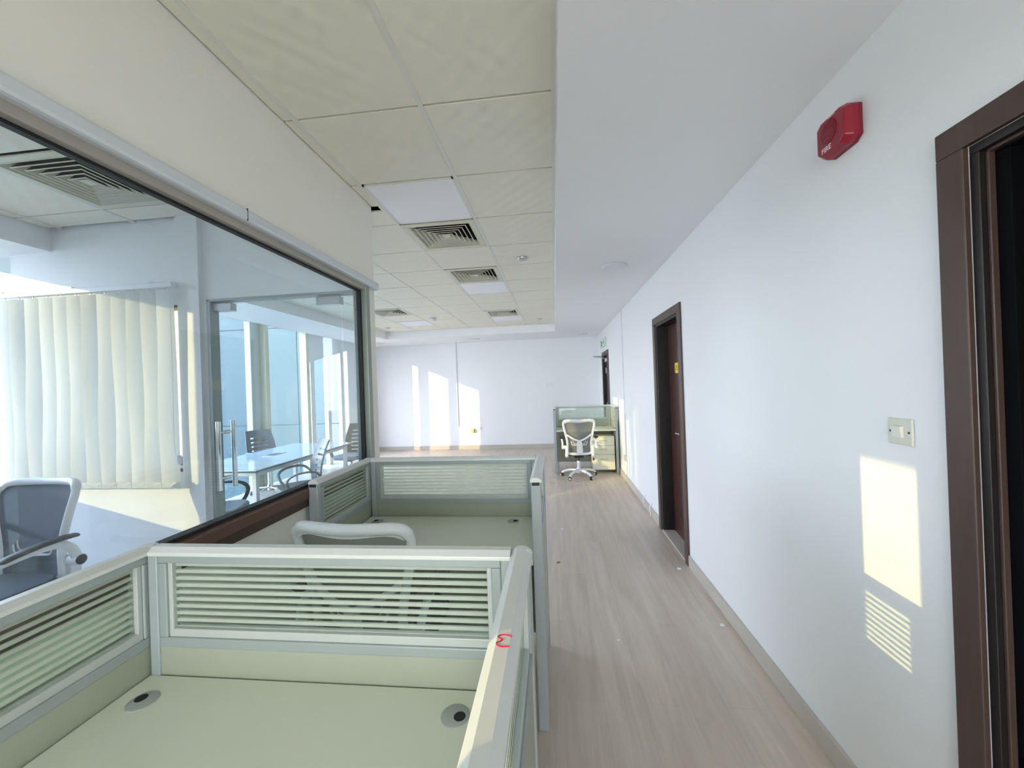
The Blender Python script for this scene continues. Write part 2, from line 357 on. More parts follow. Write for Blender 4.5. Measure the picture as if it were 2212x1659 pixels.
# stop bead; black leaf and room paint in the near doorway's darkness
box('stop_bead', 'dark_wood', (XR + 0.014, XR + 0.03, D1[1] - 0.030, D1[1] - 0.022, 0, D1[2] - 0.022), dn, 0.002)
box('stop_bead', 'dark_wood', (XR + 0.014, XR + 0.03, D1[0], D1[1], D1[2] - 0.030, D1[2] - 0.022), dn, 0.002)
box('door_leaf', 'doorway_shade', (XR + 0.03, XR + 0.85, D1[1] - 0.060, D1[1] - 0.0225, 0.01, D1[2] - 0.035), dn, 0.002)  # leaf added in black to darken the doorway
box('head_shade_block', 'doorway_shade', (XR + 0.03, XR + 0.16, D1[0] + 0.022, D1[1] - 0.0225, D1[2] - 0.034, D1[2] - 0.0225), dn)  # black block added to shade the underside of the door head
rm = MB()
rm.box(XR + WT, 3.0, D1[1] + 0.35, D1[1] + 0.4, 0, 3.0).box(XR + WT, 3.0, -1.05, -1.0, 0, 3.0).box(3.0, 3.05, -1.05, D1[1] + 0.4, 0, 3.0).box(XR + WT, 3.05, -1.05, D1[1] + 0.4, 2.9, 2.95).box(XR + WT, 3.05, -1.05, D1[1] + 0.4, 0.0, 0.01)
S(rm.build('wall_dark_room', 'room_shade'))

d2 = door_frame('door_2', D2, arch=0.085, top=0.075)
lf = box('door_leaf', 'leaf_wood', (XR + 0.112, XR + 0.15, D2[0] + 0.022, D2[1] - 0.022, 0.012, D2[2] - 0.022), d2, 0.003)
lf['label'] = 'reddish brown veneered door leaf'
box('threshold', 'skirting', (XR - 0.005, XR + 0.112, D2[0], D2[1], 0.0, 0.012), d2)
lk = MB().tube([(XR + 0.112, 3.79, 1.05), (XR + 0.075, 3.79, 1.05), (XR + 0.068, 3.89, 1.048)], 0.008, 8).build('lever_handle', 'chrome', lf, smooth=True)
box('lock_plate', 'chrome', (XR + 0.108, XR + 0.1125, 3.775, 3.805, 0.98, 1.09), lf, 0.001)
d3 = door_frame('door_3', D3, arch=0.07)
lf3 = box('door_leaf', 'dark_wood', (XR + 0.06, XR + 0.10, D3[0] + 0.022, D3[1] - 0.022, 0.012, D3[2] - 0.022), d3, 0.003)
for z in (0.35, 1.0, 1.75):
    MB().tube([(XR + 0.055, D3[1] - 0.03, z), (XR + 0.055, D3[1] - 0.03, z + 0.12)], 0.008, 8).build('hinge', 'steel', lf3, smooth=True)
cl = box('door_closer', 'steel', (XR + 0.01, XR + 0.06, 8.2, 8.5, 1.98, 2.05), d3, 0.006)
MB().tube([(XR + 0.03, 8.45, 2.06), (XR - 0.22, 8.55, 2.115)], 0.011, 8).build('closer_arm', 'steel', cl, smooth=True)
MB().tube([(XR - 0.22, 8.55, 2.115), (XR - 0.02, 8.60, 2.115)], 0.009, 8).build('closer_arm', 'steel', cl, smooth=True)

# ------------------------------------------------------------------ ceiling
XE, YE, XL = 0.05, 8.3, -3.65
cb = MB()
cb.box(XE, XR, YB, YF, ZS, 3.2); cb.box(-4.56, XE, YE, YF, ZS, 3.2); cb.box(-4.56, XL, YB, YE, ZS, 3.2); cb.box(XF, -4.56, YB, YF, 2.738, 3.2)
S(cb.build('ceiling_bulkhead', 'ceiling_paint'))
ce = empty('ceiling'); S(ce)
XG = [0.05 - 0.6 * i for i in range(7)] + [XL]
YG = [-3.1 + 0.6 * i for i in range(20)]
special = {(2, 9): 'L', (2, 10): 'V', (2, 12): 'V', (2, 13): 'L', (2, 16): 'V', (2, 17): 'L', (5, 15): 'V', (5, 17): 'L', (5, 8): 'V'}
# cell (i, j): X between XG[i] and XG[i-1], Y between YG[j] and YG[j+1]
tile_me = {}
def tile(x0, x1, y0, y1):
    w, l = round(x1 - x0, 3), round(y1 - y0, 3); key = (w, l); g = 0.006
    if key not in tile_me:
        t = MB().box(-w / 2 + g, w / 2 - g, -l / 2 + g, l / 2 - g, 0, 0.014).build('tile', 'ceiling_tile', ce, 0.0025); tile_me[key] = t; o = t
    else:
        o = tile_me[key].copy(); COL.objects.link(o); o.parent = ce
    o.location = ((x0 + x1) / 2, (y0 + y1) / 2, ZT + random.uniform(-0.0006, 0.0006)); return o
WX0, WX1 = -1.29, -1.215       # glazed partition wall between office and corridor
for i in range(1, 8):
    for j in range(len(YG) - 1):
        x0, x1, y0, y1 = XG[i], XG[i - 1], YG[j], YG[j + 1]
        if (i, j) in special: continue
        if x0 < -1.2 < x1 and y1 <= 2.35:
            tile(-1.215, x1, y0, y1); tile(x0, -1.29, y0, y1)
        elif x0 < -1.2 < x1 and y0 < 2.35:
            tile(-1.215, x1, y0, 2.59); tile(-1.175, x1, 2.59, 2.66); tile(x0, -1.245, 2.59, 2.66); tile(x0, x1, 2.66, y1); tile(x0, -1.29, y0, 2.48)
        elif x0 < -1.3 and y0 < 2.5 < y1:
            tile(x0, x1, y0, 2.48); tile(x0, x1, 2.585, y1)
        else: tile(x0, x1, y0, y1)
for x in XG[1:7]:
    box('tee_bar', 'grid_white', (x - 0.011, x + 0.011, YB, YE, ZT - 0.004, ZT + 0.02), ce)
for y in YG[1:]:
    for k in range(7):
        xa, xb = XG[k + 1] + 0.011, XG[k] - 0.011
        if xb > xa: box('tee_bar', 'grid_white', (xa, xb, y - 0.012, y + 0.012, ZT + 0.015, ZT + 0.025), ce)
box('edge_angle', 'grid_white', (XE - 0.02, XE, YB, YE, ZT - 0.002, ZT), ce)

PANEL_LABEL = {9: 'large flat white ceiling light panel nearest the camera, beside the first vent', 13: 'flat white ceiling light panel just beyond the second vent over the aisle',
               17: 'flat white ceiling light panel farthest down the aisle row of vents'}
def light_panel(x0, x1, y0, y1, label):
    e = empty('ceiling_light', ((x0 + x1) / 2, (y0 + y1) / 2, ZT)); T(e, label, 'ceiling light', 'square ceiling light panels')
    w, l = (x1 - x0) / 2 - 0.012, (y1 - y0) / 2 - 0.006
    box('diffuser', 'lamp_panel', (-w + 0.012, w - 0.012, -l + 0.012, l - 0.012, 0.0, 0.012), e)
    f = MB().box(-w, w, -l, -l + 0.012, -0.003, 0.014).box(-w, w, l - 0.012, l, -0.003, 0.014).box(-w, -w + 0.012, -l, l, -0.003, 0.014).box(w - 0.012, w, -l, l, -0.003, 0.014)
    f.build('frame', 'grid_white', e)
def ring(mb, a0, z0, a1, z1, th):
    # square frustum ring from half-size a0 at z0 to a1 at z1, thickness th (vertical)
    q = lambda a, z: [(-a, -a, z), (a, -a, z), (a, a, z), (-a, a, z)]
    vs = q(a0, z0) + q(a1, z1) + q(a0, z0 + th) + q(a1, z1 + th); fs = []
    for k in range(4):
        j = (k + 1) % 4
        fs += [(k, j, 4 + j, 4 + k), (8 + k, 12 + k, 12 + j, 8 + j), (k, 8 + k, 8 + j, j), (4 + k, 4 + j, 12 + j, 12 + k)]
    mb.add(vs, fs)
vent_src = [None]
def vent(x0, x1, y0, y1, label):
    loc = ((x0 + x1) / 2, (y0 + y1) / 2, ZT)
    if vent_src[0]:
        e = copy_tree(vent_src[0]); e.location = loc
    else:
        e = empty('air_vent', loc); vent_src[0] = e
        box('duct_back', 'duct_black', (-0.27, 0.27, -0.27, 0.27, 0.055, 0.06), e)
        m_ = MB(); m_.box(-0.288, 0.288, -0.288, -0.245, -0.006, 0.004).box(-0.288, 0.288, 0.245, 0.288, -0.006, 0.004).box(-0.288, -0.245, -0.245, 0.245, -0.006, 0.004).box(0.245, 0.288, -0.245, 0.245, -0.006, 0.004)
        m_.build('frame', 'louvre', e, 0.003)
        for k in range(6):
            a = 0.245 - 0.037 * k
            r_ = MB(); ring(r_, a - 0.006, -0.004, a - 0.030, 0.034, 0.003); ring(r_, a, -0.006, a - 0.007, -0.006, 0.002); lo = r_.build('louvre', 'louvre', e)
            r_ = MB(); ring(r_, a - 0.0055, -0.0005, a - 0.0295, 0.0385, 0.002); r_.build('louvre_shade', 'duct_black', lo)  # black backing paints in the unlit inside of the vent
        box('centre_plate', 'louvre', (-0.03, 0.03, -0.03, 0.03, 0.0, 0.003), e, 0.001)
    T(e, label, 'air vent', 'square louvred ceiling vents')
VENT_LABEL = {(2, 10): 'cream square louvred ceiling vent behind the nearest light panel', (2, 12): 'second louvred ceiling vent over the aisle, right before a light panel',
              (2, 16): 'farthest small louvred ceiling vent above the far desk aisle', (5, 15): 'louvred ceiling vent cut off by the white wall end',
              (5, 8): 'large louvred ceiling vent seen through the office glass at upper left'}
for (i, j), k in special.items():
    a = (XG[i], XG[i - 1], YG[j], YG[j + 1])
    if k == 'L': light_panel(*a, 'flat light panel at the far left of the tiled ceiling' if i == 5 else PANEL_LABEL[j])
    else: vent(*a, VENT_LABEL[(i, j)])
def disc(name, x, y, z, r, h, mt, label, cat, group, rim=None):
    e = empty(name, (x, y, z)); T(e, label, cat, group)
    MB().lathe([(r, 0), (r, -h * 0.45), (r * 0.93, -h * 0.8), (r * 0.75, -h)], n=32).build('diffuser', mt, e, smooth=True)
    MB().lathe([(r * 1.03, 0), (r * 1.03, -h * 0.3), (r, -h * 0.3)], n=32).build('rim', rim or 'lamp_rim', e, smooth=True)
G = 'round flat ceiling lamps'
disc('ceiling_lamp', 0.598, 3.81, ZS, 0.122, 0.02, 'lamp_disc', 'round flat white ceiling lamp nearest the camera above the aisle', 'ceiling lamp', G)
disc('ceiling_lamp', 0.675, 9.0, ZS, 0.12, 0.02, 'lamp_disc', 'round ceiling lamp near the exit door in the far right corner', 'ceiling lamp', G)
disc('ceiling_lamp', -1.80, 8.93, ZS, 0.12, 0.02, 'lamp_disc', 'round ceiling lamp above the middle of the far wall', 'ceiling lamp', G)
disc('ceiling_lamp', -4.06, 8.85, ZS, 0.12, 0.02, 'lamp_disc', 'round ceiling lamp at far left, half hidden by the wall end', 'ceiling lamp', G)
G = 'round ceiling sensors'
disc('smoke_detector', -0.274, 3.89, ZT, 0.055, 0.022, 'steel', 'small round grey ceiling sensor between the first two vents', 'smoke detector', G, 'steel')
disc('smoke_detector', -2.145, 6.89, ZT, 0.06, 0.055, 'plastic_white', 'white domed smoke detector in the middle of the far ceiling', 'smoke detector', G)
disc('smoke_detector', -0.244, 7.56, ZT, 0.05, 0.018, 'steel', 'small flat sensor right of the farthest light panel', 'smoke detector', G, 'steel')
disc('smoke_detector', -3.35, 7.70, ZT, 0.05, 0.02, 'steel', 'small sensor at the far left corner of the tiled ceiling', 'smoke detector', G, 'steel')

# ------------------------------------------------------------------ glazed office partition (along the aisle)
YO0, YO1 = 0.50, 2.40            # glazing
SIL, HEAD = 1.105, 2.208
wl = MB()
wl.box(WX0, WX1, YO0, 2.47, 0, 1.02)                     # below the sill
wl.box(WX0, WX1, YO0, 2.47, 2.30, 3.2)                   # above the head rail
wl.box(WX0, WX1, 2.47, 2.585, 0, 3.2)                    # wall end
# solid rear stretch; unseen slot made up to shape the near sun patch
wl.box(WX0, WX1, YB, -0.40, 0, 3.2); wl.box(WX0, WX1, -0.132, YO0, 0, 3.2); wl.box(WX0, WX1, -0.40, -0.132, 1.885, 3.2)
S(wl.build('wall_office_front', 'beam_paint'))
wf = empty('window_1'); S(wf)
box('head_rail', 'rail_light', (-1.225, -1.175, YO0, 2.585, 2.247, 2.298), wf, 0.012)
box('head_frame', 'frame_taupe', (-1.275, -1.205, YO0, 2.47, 2.217, 2.30), wf, 0.003)
box('head_gasket', 'dark_gasket', (-1.252, -1.231, YO0, 2.42, 2.207, 2.226), wf)
box('end_post', 'frame_green', (-1.285, -1.195, 2.425, 2.475, SIL - 0.03, 2.25), wf, 0.004)
box('end_gasket', 'dark_gasket', (-1.252, -1.228, 2.404, 2.427, SIL, 2.217), wf)
box('sill_board', 'sill_wood', (-1.30, -1.19, YO0, 2.47, 1.055, 1.10), wf, 0.004)
box('sill_apron', 'dark_wood', (-1.30, -1.200, YO0, 2.47, 1.015, 1.055), wf, 0.003)
box('sill_gasket', 'dark_gasket', (-1.262, -1.222, YO0, 2.43, 1.10, 1.113), wf)
box('glass_pane', 'office_glass', (-1.2445, -1.2385, YO0, 2.41, SIL, 2.215), wf)
for y in (1.42,):
    box('rail_joint', 'dark_gasket', (-1.226, -1.1745, y - 0.0015, y + 0.0015, 2.250, 2.297), wf)

# ------------------------------------------------------------------ office back wall with blinds window and glass door
OB0, OB1 = 2.50, 2.585
XD0, XD1 = -2.40, -1.29           # door bay
WXL, WXR, WZ0, WZ1 = -3.98, -2.605, 1.037, 2.215
wb = MB()
wb.box(-4.0, XD0, OB0, OB1, 0, WZ0); wb.box(-4.0, XD0, OB0, OB1, WZ1, 3.2); wb.box(WXR, XD0, OB0, OB1, WZ0, WZ1); wb.box(-4.0, WXL, OB0, OB1, WZ0, WZ1)
wb.box(XD0, WX0, OB0, OB1, 2.235, 3.2); wb.box(-4.85, -4.02, OB0, OB1, 2.738, 3.2)
wb.box(-2.595, -2.43, OB0 - 0.035, OB0, 0, ZT)
S(wb.build('wall_office_back', 'wall_paint'))
w2 = empty('window_2'); S(w2)
f = MB(); f.box(WXL, WXR, OB0 - 0.01, OB1 + 0.01, WZ0 - 0.0, WZ0 + 0.025).box(WXL, WXR, OB0 - 0.005, OB1, WZ1 - 0.02, WZ1)
f.build('window_frame', 'sill_wood', w2, 0.002)
box('window_pane', 'door_glass', (WXL, WXR, 2.54, 2.546, WZ0 + 0.02, WZ1 - 0.02), w2)
w3 = empty('window_sun_gap'); S(w3)  # unseen glazed gap, added so sun reaches the far right wall
box('window_pane', 'door_glass', (-4.82, -4.02, 2.54, 2.546, 0.0, 2.738), w3)
gd = empty('door_4'); S(gd)
box('side_frame', 'aluminium', (XD0, XD0 + 0.028, OB0 - 0.01, OB1 - 0.02, 0, 2.235), gd, 0.003)
box('side_frame', 'aluminium', (XD1 - 0.0, XD1 + 0.02, OB0 - 0.01, OB1 - 0.02, 0, 2.235), gd, 0.003)
box('top_frame', 'aluminium', (XD0, XD1, OB0 - 0.01, OB1 - 0.02, 2.222, 2.24), gd, 0.003)
gl = box('door_pane', 'door_glass', (-2.365, -1.435, 2.536, 2.546, 0.012, 2.212), gd, 0.0015)
box('fixed_pane', 'door_glass', (-1.425, XD1, 2.536, 2.546, 0.0, 2.222), gd, 0.0015)
for x0, x1 in ((-2.40, -2.235), (-1.60, -1.43)):
    box('patch_fitting', 'fitting_grey', (x0, x1, 2.515, 2.567, 2.160, 2.214), gd, 0.003)
    box('patch_fitting', 'fitting_grey', (x0, x1, 2.515, 2.567, 0.0, 0.055), gd, 0.003)
hd = empty('pull_handle', (0, 0, 0), 0, gd)
for y in (2.475, 2.605):
    MB().tube([(-2.325, y, 0.905), (-2.325, y, 1.385)], 0.016, 14).build('handle_bar', 'chrome', hd, smooth=True)
for z in (0.985, 1.305):
    MB().tube([(-2.325, 2.475, z), (-2.325, 2.605, z)], 0.008, 10).build('stand_off', 'chrome', hd, smooth=True)
    MB().tube([(-2.325, 2.520, z), (-2.325, 2.562, z)], 0.014, 12).build('stand_off', 'chrome', hd, smooth=True)

# vertical blinds
vb = empty('vertical_blind', (0, 2.42, 0)); T(vb, 'white vertical slat blinds hanging beside the glass door', 'blinds')
box('head_rail', 'plastic_white', (-4.0, -2.565, -0.025, 0.02, 2.318, 2.352), vb, 0.003)
for x in (-2.72, -3.35, -3.92):
    box('bracket', 'chrome', (x - 0.012, x + 0.012, -0.03, 0.07, 2.352, 2.362), vb)
for k in range(12):
    xc = -2.642 - 0.1165 * k
    ang = math.radians(random.uniform(-2, 3) + (17 if k in (5, 10) else 9))
    sl_ = MB(); rows = 14; cols = 4; vs = []; ph = random.uniform(0, 6)
    for r in range(rows + 1):
        t = r / rows; z = 2.305 - t * 1.36
        for c in range(cols + 1):
            u = c / cols - 0.5
            wv = 0.004 * math.sin(ph + 9 * t) * (1 if c == 0 else 0.2)
            bow = 0.010 * (1 - 4 * u * u)
            x_ = u * 0.127 + wv; y_ = -bow
            a2 = ang + 0.10 * math.sin(ph + 4.2 * t)
            vs.append((xc + x_ * math.cos(a2) - y_ * math.sin(a2), x_ * math.sin(a2) + y_ * math.cos(a2), z))
    fs = [(r * 5 + c, r * 5 + c + 1, (r + 1) * 5 + c + 1, (r + 1) * 5 + c) for r in range(rows) for c in range(cols)]
    sl_.add(vs, fs)
    o = sl_.build('slat', 'blind_cloth', vb, smooth=True)
    MB().box(xc - 0.055, xc + 0.055, -0.012, -0.009, 0.945, 0.985).build('weight', 'blind_cloth', o)
    MB().tube([(xc, 0, 2.30), (xc, 0, 2.322)], 0.004, 6).build('hook', 'chrome', o)
    if k < 11:
        MB().tube(spline([(xc + 0.05, -0.014, 0.975), (xc, -0.016, 0.952), (xc - 0.058, -0.014, 0.972)], 4), 0.0012, 5).build('bottom_chain', 'plastic_white', o)
MB().tube(spline([(-2.572, -0.03, 2.31), (-2.572, -0.03, 1.7), (-2.576, -0.03, 1.32), (-2.565, -0.03, 1.16), (-2.545, -0.03, 1.14), (-2.54, -0.03, 1.20)], 6), 0.002, 6).build('pull_cord', 'plastic_white', vb, smooth=True)
MB().tube([(-2.545, -0.03, 1.11), (-2.543, -0.03, 1.17)], 0.014, 8).build('cord_weight', 'plastic_white', vb, smooth=True)

# ------------------------------------------------------------------ facade
FX0, FX1 = XF - 0.04, XF + 0.04
fc = MB()
fc.box(FX0, FX1, YB, YF, 2.738, 3.2)
fc.box(FX0, FX1, YB, -3.15, 0, 2.738); fc.box(FX0, FX1, -3.15, 2.49, 0, 1.15)
# solid wall with made-up slots and sloping head shaping the far sun patches
def zhead(y): return CAMZ + 0.594 + (y - 7.28) * (0.93 - 0.594) / (8.68 - 7.28)
ops = [(7.243, 7.302), (7.43, 7.874), (7.99, 8.41), (8.54, 8.71)]
y = 7.18
for a, b in ops:
    fc.box(FX0, FX1, y, a, 0, 2.738)
    fc.prism([(a, zhead(a)), (b, zhead(b)), (b, 2.738), (a, 2.738)], 'x', FX0, FX1); y = b
fc.box(FX0, FX1, y, YF, 0, 2.738)
S(fc.build('wall_left', 'wall_paint'))
w4 = empty('window_4'); S(w4)
box('mullion', 'mullion', (FX0, FX1, 2.49, 2.585, 0, 2.738), w4, 0.004)
box('mullion', 'mullion', (FX0 - 0.02, FX1, 5.77, 5.96, 0, 2.738), w4, 0.004)
box('mullion', 'mullion_cream', (FX0, FX1 + 0.10, 5.97, 6.05, 0, 2.738), w4, 0.004)
box('mullion', 'mullion', (FX0, FX1, 4.05, 4.15, 0, 2.738), w4, 0.004)
box('mullion', 'mullion_cream', (FX0, FX1 + 0.06, 7.10, 7.19, 0, 2.738), w4, 0.004)
for a, b in ((2.585, 4.05), (4.15, 5.77), (6.05, 7.10)):
    box('window_pane', 'facade_glass', (XF - 0.006, XF, a, b, 0.0, 2.738), w4)
w6 = empty('window_added'); S(w6)  # unseen window added to brighten the near area
for a, b in ((-1.1, -0.09), (-0.06, 0.95)): box('window_pane', 'dark_tinted_glass', (a, b, YB - 0.1, YB - 0.094, 0.1, 2.6), w6)
box('mullion', 'mullion', (-0.10, -0.05, YB - 0.13, YB - 0.06, 0.1, 2.6), w6, 0.004)
w5 = empty('window_5'); S(w5)
for a in (-2.6, -1.0, 0.7):
    box('mullion', 'mullion', (FX0, FX1, a - 0.03, a + 0.03, 1.15, 2.738), w5)
for a, b in ((-3.15, -2.63), (-2.57, -1.03), (-0.97, 0.67), (0.73, 2.49)):
    box('window_pane', 'tinted_glass', (XF - 0.006, XF, a, b, 1.15, 2.738), w5)
for a, b, lb in ((-2.60, -1.0, 'unseen white blind added to block sun at the rear office window'), (-1.0, 0.78, 'unseen white blind added to block sun at the middle office window')):  # blinds added out of view to stop direct sun and diffuse it
    e = empty('added_blind', (XF + 0.09, (a + b) / 2, 1.10)); T(e, lb, 'blinds', 'added sun-blocking blinds')
    w = (b - a) / 2
    box('cloth', 'roller_cloth', (-0.0006, 0.0006, -w, w, 0.03, 1.60), e)
    MB().tube([(0, -w, 1.60), (0, w, 1.60)], 0.025, 14).build('roller', 'plastic_white', e, smooth=True)
    box('bottom_bar', 'plastic_white', (-0.008, 0.008, -w, w, 0.0, 0.03), e, 0.003)

# ------------------------------------------------------------------ outside
gp = box('ground', 'ground_sand', (-300, 100, -150, 300, -25.2, -25)); gp['kind'] = 'structure'
nb = empty('clad_building', (-7.6, 10.3, -25)); T(nb, 'neighbouring building with pale blue cladding panels outside the windows', 'building')
box('core', 'tower_grey', (-2.2, 2.35, 0.06, 4, 0, 33), nb)
xs = [(-2.2, -0.62, 'cladding_blue'), (-0.60, 0.42, 'cladding_pale'), (0.44, 1.35, 'cladding_pale'), (1.37, 2.35, 'cladding_beige')]
for zi, (z0, z1) in enumerate(((20.5, 22.9), (22.92, 25.66), (25.68, 28.4), (28.42, 31.2), (31.22, 33))):
    for x0, x1, mm in xs: box('cladding_panel', mm, (x0, x1, 0, 0.05, z0, z1), nb)
def tower(name, x0, x1, y0, y1, z1, mt, label, floors):
    e = empty(name, ((x0 + x1) / 2, (y0 + y1) / 2, -25)); T(e, label, 'building')
    w, d = (x1 - x0) / 2, (y1 - y0) / 2
    box('body', mt, (-w, w, -d, d, 0, z1 + 25), e)
    n = max(2, int(w * 2 / 1.6))
    for fl in range(floors):
        z = z1 + 25 - 2.6 - fl * 3.2
        for k in range(n):
            a = -w + 2 * w * (k + 0.2) / n; b = -w + 2 * w * (k + 0.8) / n
            box('window', 'tower_window', (a, b, -d - 0.04, -d + 0.02, z, z + 1.5), e)
    return e
tower('sun_blocker', -18.6, -18, -6.33, -2.68, 7.0, 'tower_grey', 'unseen grey slab added outside to block sun from the windows', 3)  # slab added out of view to keep sun off the meeting-side windows
tower('sand_tower', -34, -27.5, 26, 34, 13, 'tower_sand', 'sunlit sand-coloured tower seen past the edge of the blinds', 6)

# ------------------------------------------------------------------ desk cubicles
def cubicle_panel(parent, name, axis, a, b, c, th=0.046, H=1.142, ends=(False, False)):
    """panel standing along axis from a to b, centred at c on the other axis"""
    P = empty(name, (0, 0, 0), 0, parent)
    def bx(u0, u1, v0, v1, z0, z1): return (u0, u1, c + v0, c + v1, z0, z1) if axis == 'x' else (c + v0, c + v1, u0, u1, z0, z1)
    t = th / 2
    box('laminate_board', 'laminate_shaded', bx(a + 0.02, b - 0.02, -t + 0.005, t - 0.005, 0.12, 0.865), P)
    box('bottom_rail', 'aluminium', bx(a + 0.02, b - 0.02, -t, t, 0.10, 0.13), P, 0.002)
    fr = MB()
    for q in ((a + 0.03, b - 0.03, 0.862, 0.890), (a + 0.03, b - 0.03, 1.098, 1.122)): fr.box(*bx(q[0], q[1], -t + 0.002, t - 0.002, q[2], q[3]))
    fr.box(*bx(a + 0.03, a + 0.055, -t + 0.002, t - 0.002, 0.89, 1.098)).box(*bx(b - 0.055, b - 0.03, -t + 0.002, t - 0.002, 0.89, 1.098))
    fr.build('glass_frame', 'aluminium', P, 0.003)
    bd = MB()
    bd.box(*bx(a + 0.055, b - 0.055, -t + 0.008, t - 0.008, 0.889, 0.912)).box(*bx(a + 0.055, a + 0.068, -t + 0.008, t - 0.008, 0.91, 1.098)).box(*bx(b - 0.068, b - 0.055, -t + 0.008, t - 0.008, 0.91, 1.098))
    bd.build('glazing_bead', 'bead_grey', P, 0.002)
    box('glass_pane', 'striped_glass', bx(a + 0.068, b - 0.068, -0.003, 0.003, 0.912, 1.098), P)
    # end posts
    box('post', 'post_aluminium', bx(a, a + 0.03, -t, t, 0.0, 1.122), P, 0.004)
    box('post', 'post_aluminium', bx(b - 0.03, b, -t, t, 0.0, 1.122), P, 0.004)
    # faceted top cap
    w = t + 0.004; prof = [(-w, 1.120), (-w, 1.130), (-0.011, H), (0.011, H), (w, 1.130), (w, 1.120)]
    cp_ = MB(); cp_.prism([(c + p[0], p[1]) for p in prof], 'x' if axis == 'x' else 'y', a + 0.004, b - 0.004)
    o = cp_.build('top_cap', 'cap_aluminium', P, 0.002)
    for e_, u in zip(ends, (a, b)):
        if e_:
            box('end_hollow', 'dark_gasket', bx(u - 0.002, u + 0.006, -t + 0.006, t - 0.006, 1.108, 1.121), P)  # dark piece paints the shade of the hollow cap end
    return P
def grommet(parent, x, y, z, ang):
    g = MB().lathe([(0.034, 0), (0.034, 0.002), (0.030, 0.0035)], (x, y, z), n=24).build('grommet', 'grommet_grey', parent, smooth=True)
    MB().lathe([(0.014, 0), (0.014, 0.0008)], (x + 0.013 * math.cos(ang), y + 0.013 * math.sin(ang), z + 0.0032), n=16).build('cable_hole', 'duct_black', g)
def cubicle(x0, x1, yf, dep, label, desk_z=0.785):
    """x0,x1 outer faces of the side panels, yf outer face of the front panel (far side), open towards -Y"""
    cx = (x0 + x1) / 2; e = empty('desk_cubicle', (cx, yf - dep, 0)); T(e, label, 'cubicle', 'desk cubicles with striped glass screens')
    w = (x1 - x0) / 2; d = dep
    cubicle_panel(e, 'front_panel', 'x', -w + 0.046, w - 0.046, d - 0.023)
    cubicle_panel(e, 'side_panel', 'y', 0.0, d, -w + 0.023, ends=(True, False))
    cubicle_panel(e, 'side_panel', 'y', 0.0, d, w - 0.023, ends=(True, False))
    for sx_ in (-1, 1):
        MB().lathe([(0.027, 1.120), (0.027, 1.131), (0.015, 1.1425)], (sx_ * (w - 0.023), d - 0.023, 0), n=16).build('corner_cap', 'cap_aluminium', e, smooth=True)
    dk = box('desktop', 'desk_laminate_lit', (-w + 0.046, w - 0.046, -0.03, d - 0.046, desk_z - 0.025, desk_z), e, 0.002)
    grommet(dk, -w + 0.125, d - 0.135, desk_z, PI * 0.85); grommet(dk, w - 0.185, d - 0.125, desk_z, -0.35)
    return e
c1 = cubicle(-1.207, -0.077, 1.033, 0.613, 'nearest desk cubicle, empty pale desk, red pen mark on its cap')
c2 = cubicle(-1.195, -0.077, 2.356, 0.59, 'second desk cubicle with a white chair in front of its desk')
c3 = cubicle(-0.04, 1.05, 7.40, 0.60, 'farthest desk cubicle against the right wall with a drawer unit', 0.755)
# handwritten red mark on the near right cap
mk = [(-0.011, 0.012), (0.004, 0.016), (0.013, 0.010), (0.004, 0.002), (0.013, -0.006), (0.006, -0.014), (-0.010, -0.013)]
mark = MB().tube(spline([(p[0] * -1.0, p[1], 0) for p in mk], 6), 0.0011, 6).build('pen_mark', 'marker_red', c1, smooth=True)
mark.location = (0.545, 0.223, 1.1425)

# ------------------------------------------------------------------ drawer pedestal under the far desk
pd = empty('drawer_unit', (0.80, 7.06, 0)); T(pd, 'cream three-drawer pedestal under the far desk', 'drawers')
box('body', 'pedestal_paint', (-0.19, 0.19, -0.20, 0.24, 0.05, 0.63), pd, 0.004)
for z0, z1, hz in ((0.475, 0.612, 0.56), (0.322, 0.468, 0.41), (0.058, 0.315, 0.24)):
    dr = box('drawer', 'pedestal_paint', (-0.187, 0.187, -0.218, -0.2, z0, z1), pd, 0.003)
    MB().tube(spline([(-0.06, -0.218, hz), (-0.05, -0.232, hz), (0.05, -0.232, hz), (0.06, -0.218, hz)], 4), 0.004, 8).build('handle', 'fitting_grey', dr, smooth=True)
MB().lathe([(0.007, 0), (0.007, -0.003)], (-0.09, -0.218, 0.395), 'y', 12).build('lock', 'steel', pd)
for sx_ in (-1, 1):
    for sy_ in (-0.16, 0.2):
        MB().lathe([(0.022, -0.01), (0.025, 0), (0.022, 0.01)], (sx_ * 0.16, sy_, 0.025), 'x', 14).build('caster', 'plastic_black', pd, smooth=True)

